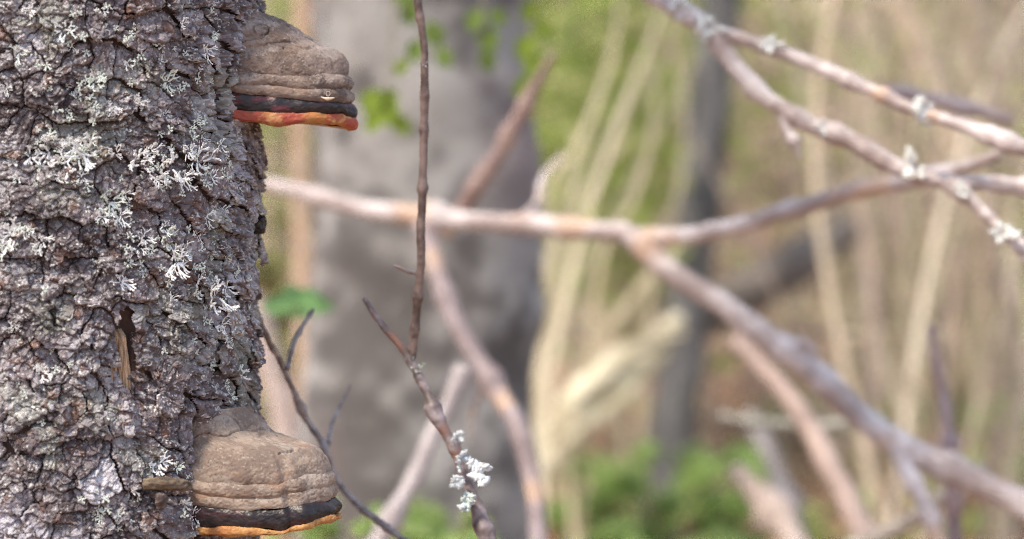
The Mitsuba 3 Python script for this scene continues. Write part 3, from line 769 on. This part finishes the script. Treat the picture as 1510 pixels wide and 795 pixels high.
branch('pale straight stick leaning up behind the dark twig', [(520, 850, 2.55), (590, 745, 2.58), (640, 640, 2.62), (684, 545, 2.66)], [.0115, .011, .0105, .0095], 540, name='leaning_stick', base=(.33, .29, .29), light=(.46, .42, .42), amount=0)
branch('reddish brown stick leaning across the grey trunk behind', [(655, 345, 2.95), (700, 280, 2.92), (745, 210, 2.90), (785, 135, 2.88), (815, 80, 2.86)], [.0105, .011, .0105, .009, .004], 541, name='leaning_stick', base=(.25, .17, .16), light=(.36, .26, .23), amount=.2)
branch('brown branch falling below the long forked branch toward the bottom', [(1085, 505, 3.3), (1140, 560, 3.2), (1190, 625, 3.1), (1235, 710, 3.0), (1280, 800, 2.9), (1310, 870, 2.85)], [.012, .015, .017, .017, .017], 542, base=(.30, .225, .19), light=(.44, .34, .29))
branch('pale brown stick rising from the bottom edge, right of the green plants', [(1190, 830, 3.6), (1140, 755, 3.7), (1085, 695, 3.8)], [.021, .020, .018], 543, name='leaning_stick', base=(.34, .27, .23), light=(.47, .39, .34), amount=0)
branch('grey stick leaning behind the pale brown stick near the bottom', [(1185, 830, 4.4), (1150, 710, 4.5), (1105, 610, 4.6)], [.020, .019, .015], 544, name='leaning_stick', base=(.25, .22, .21), light=(.36, .33, .32), amount=0)
branch('thin grey green twig lying level between the two falling branches', [(1060, 612, 3.4), (1120, 624, 3.4), (1190, 628, 3.4), (1255, 624, 3.4), (1300, 616, 3.4)], [.006, .008, .008, .005], 545, base=(.28, .28, .23), light=(.42, .42, .36), amount=0)
branch('slim reddish twig standing at the lower right behind the forked branch', [(1372, 480, 2.6), (1385, 560, 2.58), (1400, 660, 2.55), (1410, 830, 2.5)], [.005, .006, .0075, .009], 546, base=(.25, .17, .165), light=(.36, .27, .27), amount=.05)
branch('pale twig rising from the bottom right corner toward the forked branch', [(1250, 815, 2.9), (1330, 775, 2.85), (1400, 725, 2.8), (1450, 690, 2.8)], [.011, .010, .009, .006], 547, base=(.36, .32, .27), light=(.5, .46, .4), amount=0)
branch('faint pinkish twig running level below the upper fork on the right', [(1300, 130, 2.5), (1370, 146, 2.5), (1430, 160, 2.5), (1490, 178, 2.5)], [.007, .008, .008, .006], 548, base=(.32, .26, .26), light=(.44, .38, .38), amount=.05)
branch('thin dark twig hanging in the lower right corner behind the forked branch', [(1400, 690, 2.9), (1450, 715, 2.9), (1510, 760, 2.9), (1580, 800, 2.9)], [.007, .008, .008, .008], 549, base=(.26, .20, .19), light=(.38, .32, .31), amount=.05)


# ---------------------------------------------------------------- the trees behind
def far_trunk(name, label, pts, radii, seed, c0, c1, c2, sides=64, n=160, bump=.05, cat='tree', group=None, amount=.0, mott=1.2):
    v, f, A = tube(pts, radii, n, sides, bump, seed, 0, .0)
    rad = float(np.max(radii))
    c = lerp(c0, c1, sstep(-.16, .16, fbm(v * [1, 1, .35], mott / rad, 3, seed) + .7 * fbm(v, 8 / rad, 3, seed + 1)))
    c = lerp(c, c2, sstep(.02 - amount, .2 - amount, fbm(v * [1, 1, .6], 1.0 / rad, 3, seed + 2)) * .8)
    k = thing(name, label, cat, group)
    obj('trunk', (v, f), 'far_bark_mat', c, k)
    return k


def gp(px, Y):
    x = (px - 755) / F_PX * Y
    return np.array([x, Y, float(ground_z(x, Y))])


c = gp(628, 3.45)
mid = far_trunk('spruce_tree', 'thick grey conifer trunk standing in the middle, blurred, with mauve and pale patches', [c + [0, 0, -.1], c + [-.01, 0, .25], c + [-.005, 0, 1.0], c + [.0, 0, 2.2], c + [.01, 0, 6]],
                [.30, .195, .183, .18, .15], 600, (.12, .113, .11), (.33, .325, .315), (.20, .16, .16), 110, 420, .16, mott=2.6)
far_trunk('slender_tree', 'slender grey leaning tree trunk right of the middle', [gp(968, 6.2) - [0, 0, .1], at(985, 700, 6.2), at(1020, 400, 6.2), at(1062, 0, 6.2), at(1100, -330, 6.2)], [.078, .066, .062, .060, .054], 610,
          (.085, .087, .09), (.16, .162, .165), (.11, .12, .108), 24, 60)
far_trunk('fallen_trunk', 'dark leaning dead trunk behind the long forked branch', [at(1010, 478, 6.6), at(1085, 438, 6.6), at(1170, 390, 6.6), at(1255, 335, 6.6)], [.07, .075, .075, .05], 611, (.13, .115, .105), (.24, .215, .20), (.17, .15, .13), 20, 40, cat='dead trunk')
far_trunk('pale_stem', 'pale tan upright stem just right of the near trunk', [gp(452, 5.2) - [0, 0, .1], at(450, 470, 5.2), at(442, 250, 5.2), at(448, 0, 5.2), at(455, -300, 5.2)], [.026, .025, .022, .024, .016], 612, (.40, .26, .17), (.66, .50, .37), (.5, .4, .32), 16, 60, cat='stem')
far_trunk('pale_stem', 'pinkish leaning stem behind the lower fungus', [at(372, 440, 4.6), at(398, 540, 4.6), at(425, 645, 4.6), gp(470, 4.6)], [.026, .03, .032, .036], 613, (.48, .37, .33), (.62, .52, .48), (.5, .4, .36), 16, 60, cat='stem')
# pale broken log
v, f, A = tube([gp(610, 4.9), at(720, 785, 4.95), at(810, 665, 5.0), at(860, 605, 5.0), at(930, 540, 5.0), at(1005, 472, 5.05)], [.04, .042, .044, .054, .046, .022], 120, 24, .5, 614, 0)
lg = [(v, f)]
for q in (((820, 668), (870, 622), (905, 590)), ((880, 560), (950, 510), (1012, 492)), ((840, 600), (900, 545), (960, 478)), ((860, 640), (930, 580), (985, 520))):
    v2, f2, A2 = tube([at(x, y, 4.93) for x, y in q], [.007, .014, .004], 40, 12, .5, 615 + len(lg))
    lg.append((v2, f2))
(v, f), _ = join([(a, b, (0, 0, 0)) for a, b in lg])
one('broken_log', (v, f), 'wood_mat', lerp((.34, .29, .19), (.74, .70, .52), sstep(-.22, .12, fbm(v, 9, 3, 614))), 'cream coloured broken log leaning in the grass, bare of bark', 'log')
trunks = [q for q in [(830, 15, .10, -.1), (1170, 13, .07, .1), (1290, 16, .11, 0), (1390, 12, .05, .15), (1465, 14, .09, -.05), (900, 19, .13, 0), (1235, 20, .12, .05), (420, 12, .07, 0), (1100, 24, .14, 0), (1345, 22, .13, 0), (330, 16, .1, 0), (1480, 9, .03, .1), (1560, 13, .09, 0), (1680, 15, .1, 0), (1600, 18, .1, 0)] if q]
g = np.random.default_rng(31)
for k, (px, Y, r, lean) in enumerate(trunks):
    b = gp(px, Y)
    tone = g.uniform(.7, 1.25)
    far_trunk('forest_tree', 'blurred bare forest tree trunk standing far back in the brown undergrowth', [b - [0, 0, .2], b + [lean * .5, 0, 1.5], b + [lean * 1.3, 0, 4], b + [lean * 2.2, 0, 7]], [r * 1.3, r, r * .9, r * .7], 620 + k,
              np.array((.17, .14, .12)) * tone, np.array((.30, .26, .22)) * tone, np.array((.24, .2, .13)) * tone, 14, 30, group='forest trees far behind')

# ---------------------------------------------------------------- dry grass, stems, green plants
g = np.random.default_rng(41)


def blade(pts, w, n=24, seed=0, twist=.6):
    c = spline(pts, n)
    t = np.gradient(c, axis=0); t /= np.linalg.norm(t, axis=1, keepdims=True)
    s = np.cross(t, [0, 1, 0]); s /= np.linalg.norm(s, axis=1, keepdims=True) + 1e-9
    o = np.cross(s, t)
    a = twist * np.sin(np.linspace(0, 3, n) + seed)
    s = s * np.cos(a)[:, None] + o * np.sin(a)[:, None]
    wd = w * np.sin(np.linspace(.25, 1, n) * np.pi) ** .5 + w * .08
    up = np.cross(s, t) * (wd * .22)[:, None]
    v = np.stack([c - s * wd[:, None] / 2, c + up, c + s * wd[:, None] / 2], 1).reshape(-1, 3)
    return v, grid_faces(n, 3)


straws = [((800, 690), (815, 540), (845, 380), (905, 200), (985, -10), .022), ((835, 680), (800, 560), (800, 420), (850, 270), (930, 120), .020), ((790, 640), (805, 500), (860, 330), (930, 160), (1010, 30), .024),
          ((860, 640), (840, 520), (875, 370), (960, 210), (1040, 60), .018), ((780, 700), (775, 560), (800, 420), (835, 300), (850, 180), .02), ((850, 560), (880, 510), (930, 440), (970, 390), (1010, 350), .03),
          ((905, 540), (860, 520), (825, 470), (820, 390), (850, 320), .016), ((800, 330), (850, 220), (890, 120), (910, 40), (915, -30), .018), ((880, 420), (930, 300), (960, 200), (965, 90), (960, -20), .018),
          ((960, 420), (1000, 280), (1010, 160), (990, 60), (980, -30), .016), ((770, 600), (790, 470), (830, 350), (880, 260), (940, 190), .02), ((820, 760), (800, 650), (810, 540), (835, 430), (880, 330), .022)]
for k, s in enumerate(straws):
    Y = 4.75 + (.22 * k) % 1.5
    b = gp(s[0][0] + (s[0][0] - s[1][0]) * .6, Y)
    v, f = blade([b] + [at(px, py, Y) for px, py in s[:5]], s[5] * .8, 40, k)
    c = lerp((.58, .50, .35), (.80, .73, .56), g.random() + .8 * fbm(v, 20, 2, 700 + k))
    one('dry_grass_blade', (v, f), 'straw_mat', c, 'long pale dry grass blade arching beside the middle trunk', 'grass blade', 'dry grass blades arching in front of the undergrowth')

# dry standing stems: the mass of the undergrowth
def dry_stem(Y, px, hgt, r, lean, bend, col, seg=7, sides=4):
    b = gp(px, Y)
    v, f, A = tube([b - [0, 0, .05], b + [lean * .3 + bend, 0, hgt * .5], b + [lean, 0, hgt]], [r, r * .85, r * .4], seg, sides, 0)
    return v, f, np.broadcast_to(np.array(col), (len(v), 3))


PAL = [(.64, .54, .41), (.56, .45, .34), (.50, .48, .32), (.42, .34, .29), (.74, .67, .54), (.56, .44, .39), (.24, .19, .16)]
parts = []
for k in range(1250):
    Y = 22 - 14.5 * g.random() ** 1.4
    hgt = g.uniform(.8, 3.4)
    parts.append(dry_stem(Y, g.uniform(-500, 1950), hgt, g.uniform(.005, .016), g.normal(0, .20) * hgt, g.normal(0, .08) * hgt, np.array(PAL[g.integers(7)]) * g.uniform(.8, 1.4)))
for k in range(620):
    Y = g.uniform(6.9, 13); px = g.uniform(650, 1700); b = gp(px, Y) + [0, 0, g.uniform(.05, 2.0)]
    L = g.uniform(.3, 1.2); a = g.uniform(-.5, 3.6)
    v, f, A = tube([b, b + [L * .5 * math.cos(a), g.normal(0, .1), L * .5 * math.sin(a) + g.normal(0, .05)], b + [L * math.cos(a), g.normal(0, .15), L * math.sin(a) + g.normal(0, .1)]], np.array([.009, .007, .004]) * g.uniform(.6, 1.7), 7, 4, 0)
    parts.append((v, f, np.broadcast_to(np.array(PAL[g.integers(7)]) * g.uniform(.6, 1.4), (len(v), 3))))
m, c = join(parts)
obj('dry_undergrowth', m, 'far_bark_mat', c, kind='stuff', label='mass of dry brown stems filling the wood behind')
for k in range(110):
    Y = g.uniform(6.9, 10.5)
    if k < 60:                      # the nearer ones stand to the right of the dark leaning trunk
        Y = g.uniform(5.0, 7.2)
    px = g.uniform(1250, 1680) if k < 60 else g.uniform(1080, 1620) if k < 94 else g.uniform(660, 1060)
    hgt = g.uniform(1.3, 2.6) if k < 94 else g.uniform(.8, 1.5)
    v, f, c = dry_stem(Y, px, hgt, g.uniform(.004, .013), g.normal(0, .26) * hgt, g.normal(0, .07) * hgt, np.array(PAL[g.integers(7)]) * g.uniform(.7, 1.4), 14, 6)
    one('tall_weed', (v, f), 'far_bark_mat', c, 'thin dry plant stem standing blurred in the brown undergrowth on the right' if k < 94 else 'short dry plant stem standing blurred behind the arching grass blades', 'weed', 'dry stems in the undergrowth on the right' if k < 94 else 'short dry stems behind the grass blades')


def leaves(n, spots, size, tint, seed):
    """n small folded leaves at random in ellipsoids (centre, radii, weight)"""
    g = np.random.default_rng(seed)
    w = np.array([s[2] for s in spots], float); w /= w.sum()
    idx = g.choice(len(spots), n, p=w)
    C = np.array([s[0] for s in spots])[idx]; RR = np.array([s[1] for s in spots])[idx]
    d = g.normal(0, 1, (n, 3)); d /= np.linalg.norm(d, axis=1, keepdims=True)
    c = C + d * RR * g.random(n)[:, None] ** .45
    a = g.normal(0, 1, (n, 3)); a[:, 2] *= .5; a /= np.linalg.norm(a, axis=1, keepdims=True)
    b = np.cross(a, g.normal(0, 1, (n, 3))); b /= np.linalg.norm(b, axis=1, keepdims=True)
    nn = np.cross(a, b)
    L = size * g.uniform(.6, 1.3, n)[:, None]
    v = np.stack([c - a * L * .5, c + b * L * .28, c + a * L * .5, c - b * L * .28 + nn * L * .08, c - nn * L * .06], 1).reshape(-1, 3)
    o = np.arange(n)[:, None] * 5
    f = np.vstack([o + [0, 1, 4], o + [1, 2, 4], o + [2, 3, 4], o + [3, 0, 4]])
    t = np.array(tint, float)
    col = t[g.integers(len(t), size=n)] * g.uniform(.75, 1.25, n)[:, None]
    return (v, f), np.repeat(col, 5, 0)


GREEN = [(.40, .58, .20), (.48, .63, .25), (.36, .54, .19), (.55, .64, .32)]
OLIVE = [(.40, .41, .19), (.46, .43, .24), (.32, .35, .14), (.50, .42, .28), (.54, .43, .30)]
TAN = [(.62, .50, .36), (.54, .42, .30), (.70, .61, .47), (.40, .26, .19), (.50, .46, .30)]
# loose dead leaves and twigs on the forest floor
sp = [((g.uniform(-6, 6), y, 0), (0, 0, 0), 1) for y in [5]]
n = 16000
xs, ys = g.uniform(-9, 9, n), g.uniform(3, 15, n)
(vm, fm), cm = leaves(n, [((0, 0, 0), (0, 0, 0), 1)], .075, TAN, 51)
vm = vm.reshape(n, 5, 3) * [1, 1, .45]
vm = vm + np.stack([xs, ys, ground_z(xs, ys) + .02], -1)[:, None]
obj('leaf_litter', (vm.reshape(-1, 3), fm), 'leaf_mat', cm, kind='stuff', label='scattered dead brown leaves on the forest floor', smooth=False)
# distant foliage: olive and tan everywhere, fresher green where the photograph shows it
def cloud(n, x0, x1, h0, h1, Y0, Y1):
    out = []
    for k in range(n):
        Y = g.uniform(Y0, Y1)
        out.append((gp(g.uniform(x0, x1), Y) + [0, 0, g.uniform(h0, h1)], (g.uniform(.2, .8), .5, g.uniform(.2, .8)), 1))
    return out


m, c = leaves(9000, cloud(200, -600, 2000, .2, 3.6, 11, 26), .13, OLIVE + TAN + [(.70, .62, .48)], 52)
obj('distant_foliage', m, 'leaf_mat', c, kind='stuff', label='far olive and tan foliage closing off the wood', smooth=False)
m, c = leaves(8000, cloud(50, 770, 990, .8, 2.2, 6.3, 9) + cloud(16, 1060, 1500, 1.2, 2.6, 8, 12) + cloud(12, 360, 480, .2, 2, 7, 10) + cloud(8, 1440, 1600, .1, 1.2, 7, 9), .085, [(.42, .52, .16), (.50, .56, .22), (.36, .46, .14), (.58, .61, .30)], 53)
obj('fresh_foliage', m, 'leaf_mat', c, kind='stuff', label='fresh yellow green foliage blurred far behind the grass', smooth=False)


# green bushes that stand alone
def bush(label, spots, n, size, tint, seed, base, group=None, name='green_bush', cat='bush'):
    k = thing(name, label, cat, group)
    st = []
    for q, s in enumerate(spots):
        v, f, A = tube([base + (np.array(s[0]) - base) * [.2, .2, 0], base + (np.array(s[0]) - base) * .6, np.array(s[0]) + [0, 0, s[1][2] * .5]], [.006, .005, .002], 14, 5, 0)
        st.append((v, f, (.22, .17, .10)))
    m, c = join(st)
    obj('stem', m, 'branch_mat', c, k)
    m, c = leaves(n, spots, size, tint, seed)
    obj('foliage', m, 'leaf_mat', c, k, smooth=False)


def bpx(px, py, Y, w, h):           # clump of w x h photo pixels
    s = Y / F_PX
    return (at(px, py, Y), (w / 2 * s, w / 2 * s, h / 2 * s), w * h)


def loose(x0, x1, y0, y1, Y, n, seed):   # small separate clumps, denser low down
    gg = np.random.default_rng(seed)
    out = []
    for k in range(n):
        py = y1 - (y1 - y0) * gg.random() ** 1.3
        q = gg.uniform(25, 70)
        out.append(bpx(gg.uniform(x0, x1), py, Y + gg.uniform(-.3, .3), q, q * .8))
    return out


bush('bright green low bush at the bottom, right of the middle', loose(880, 1150, 670, 840, 5.2, 50, 1), 2300, .05, GREEN, 61, gp(1000, 5.2))
bush('green low bush at the bottom beside the lower fork of the grey branch', loose(795, 930, 680, 840, 5.5, 26, 2), 1500, .048, GREEN + OLIVE[:2], 62, gp(850, 5.4))
bush('green low plants along the bottom in front of the middle trunk', loose(400, 745, 752, 830, 2.95, 30, 3), 1100, .026, GREEN, 63, gp(570, 3.0))
bush('green bush in the lower right corner', loose(1430, 1560, 590, 830, 6.3, 18, 4), 650, .05, GREEN + OLIVE[:2], 64, gp(1495, 6.3))
bush('green bush low between the falling brown branch and the pale sticks', loose(1130, 1420, 720, 830, 6.0, 20, 5), 700, .045, GREEN + OLIVE, 66, gp(1310, 6.0))
bush('dark green bush seen between the near trunk and the middle trunk', loose(380, 450, 310, 700, 6.4, 18, 6), 700, .05, [(.18, .26, .08), (.24, .30, .12)] + OLIVE, 67, gp(410, 6.4))


# fresh leaves on thin shoots in front of the middle trunk: every leaf a part
def sprig(label, stem, leafs, seed, tint, name='leafy_sprig'):
    k = thing(name, label, 'sprig')
    v, f, A = tube([at(*q) for q in stem], [.0022, .0018, .0012], 40, 8, .1, seed)
    obj('stem', (v, f), 'branch_mat', np.broadcast_to((.22, .20, .10), (len(v), 3)), k)
    gg = np.random.default_rng(seed)
    for px, py, Y, size, ang in leafs:
        n, mcol = 14, 5
        s = np.linspace(0, 1, n); w = np.sin(s * np.pi) ** .8 * .36 * (1 + .08 * np.sin(s * 40)) + .01
        u = np.linspace(-1, 1, mcol)
        d = np.array([math.cos(ang), gg.uniform(-.5, .2), math.sin(ang)]); d /= np.linalg.norm(d)
        sd = np.cross(d, [gg.uniform(-.3, .3), -1, gg.uniform(-.3, .5)]); sd /= np.linalg.norm(sd); nn = np.cross(sd, d)
        L = size * Y / F_PX
        P = at(px, py, Y) + (s[:, None] - .5)[..., None] * d * L + (w[:, None] * u)[..., None] * sd * L + nn * ((np.abs(u) * w[:, None] * .5 - .25 * (s[:, None] - .5) ** 2)[..., None]) * L
        obj('leaf', (P.reshape(-1, 3), grid_faces(n, mcol)), 'leaf_mat', np.array(tint) * gg.uniform(.85, 1.2) * (1 + .3 * fbm(P.reshape(-1, 3), 60, 2, seed))[:, None], k)


YG = (.27, .38, .07)
sprig('yellow green fresh leaves hanging right of the upper fungus', [(585, -60, 2.9), (578, 60, 2.9), (565, 170, 2.9)], [(548, 150, 2.9, 46, -1.9), (575, 165, 2.9, 50, -1.3), (555, 180, 2.88, 44, -2.4), (590, 185, 2.9, 40, -.9), (570, 145, 2.9, 40, .6), (592, 100, 2.92, 30, -2)], 71, YG)
sprig('few fresh green leaves at the top left of the middle trunk', [(600, -60, 3.0), (608, 0, 3.0), (625, 60, 3.0)], [(605, 20, 3.0, 40, -1.9), (640, 50, 3.0, 44, -1.1), (612, 75, 3.0, 40, -2), (655, 85, 3.0, 36, -1.2), (595, -5, 3, 50, 2.6)], 72, (.22, .32, .09))
sprig('fresh green leaves at the top right of the middle trunk', [(720, -60, 3.0), (712, 10, 3.0), (715, 70, 3.0)], [(700, 30, 3.0, 40, -2), (722, 60, 3.0, 46, -1.5), (718, 90, 3.0, 36, -1.3), (735, 25, 3.0, 34, -.6)], 73, (.20, .29, .08))
sprig('bright green leaves overlapping the right edge of the middle trunk', [(800, -60, 3.0), (792, 20, 3.0), (783, 130, 3.0)], [(775, 70, 3.0, 44, -2), (790, 100, 3.0, 50, -1.4), (772, 130, 3.0, 44, -1.9), (800, 45, 3.0, 40, -.8), (780, 15, 3, 40, -2.2)], 74, YG)
sprig('flat bluish green leaves between the near trunk and the middle trunk', [(415, 560, 2.75), (428, 490, 2.75), (440, 450, 2.75)], [(405, 452, 2.75, 40, 2.9), (455, 442, 2.75, 44, .15), (478, 450, 2.75, 30, -.2), (432, 434, 2.75, 36, 2.4), (420, 445, 2.7, 40, 3.3), (440, 455, 2.8, 40, .4), (465, 455, 2.85, 34, .1)], 75, (.20, .38, .16))
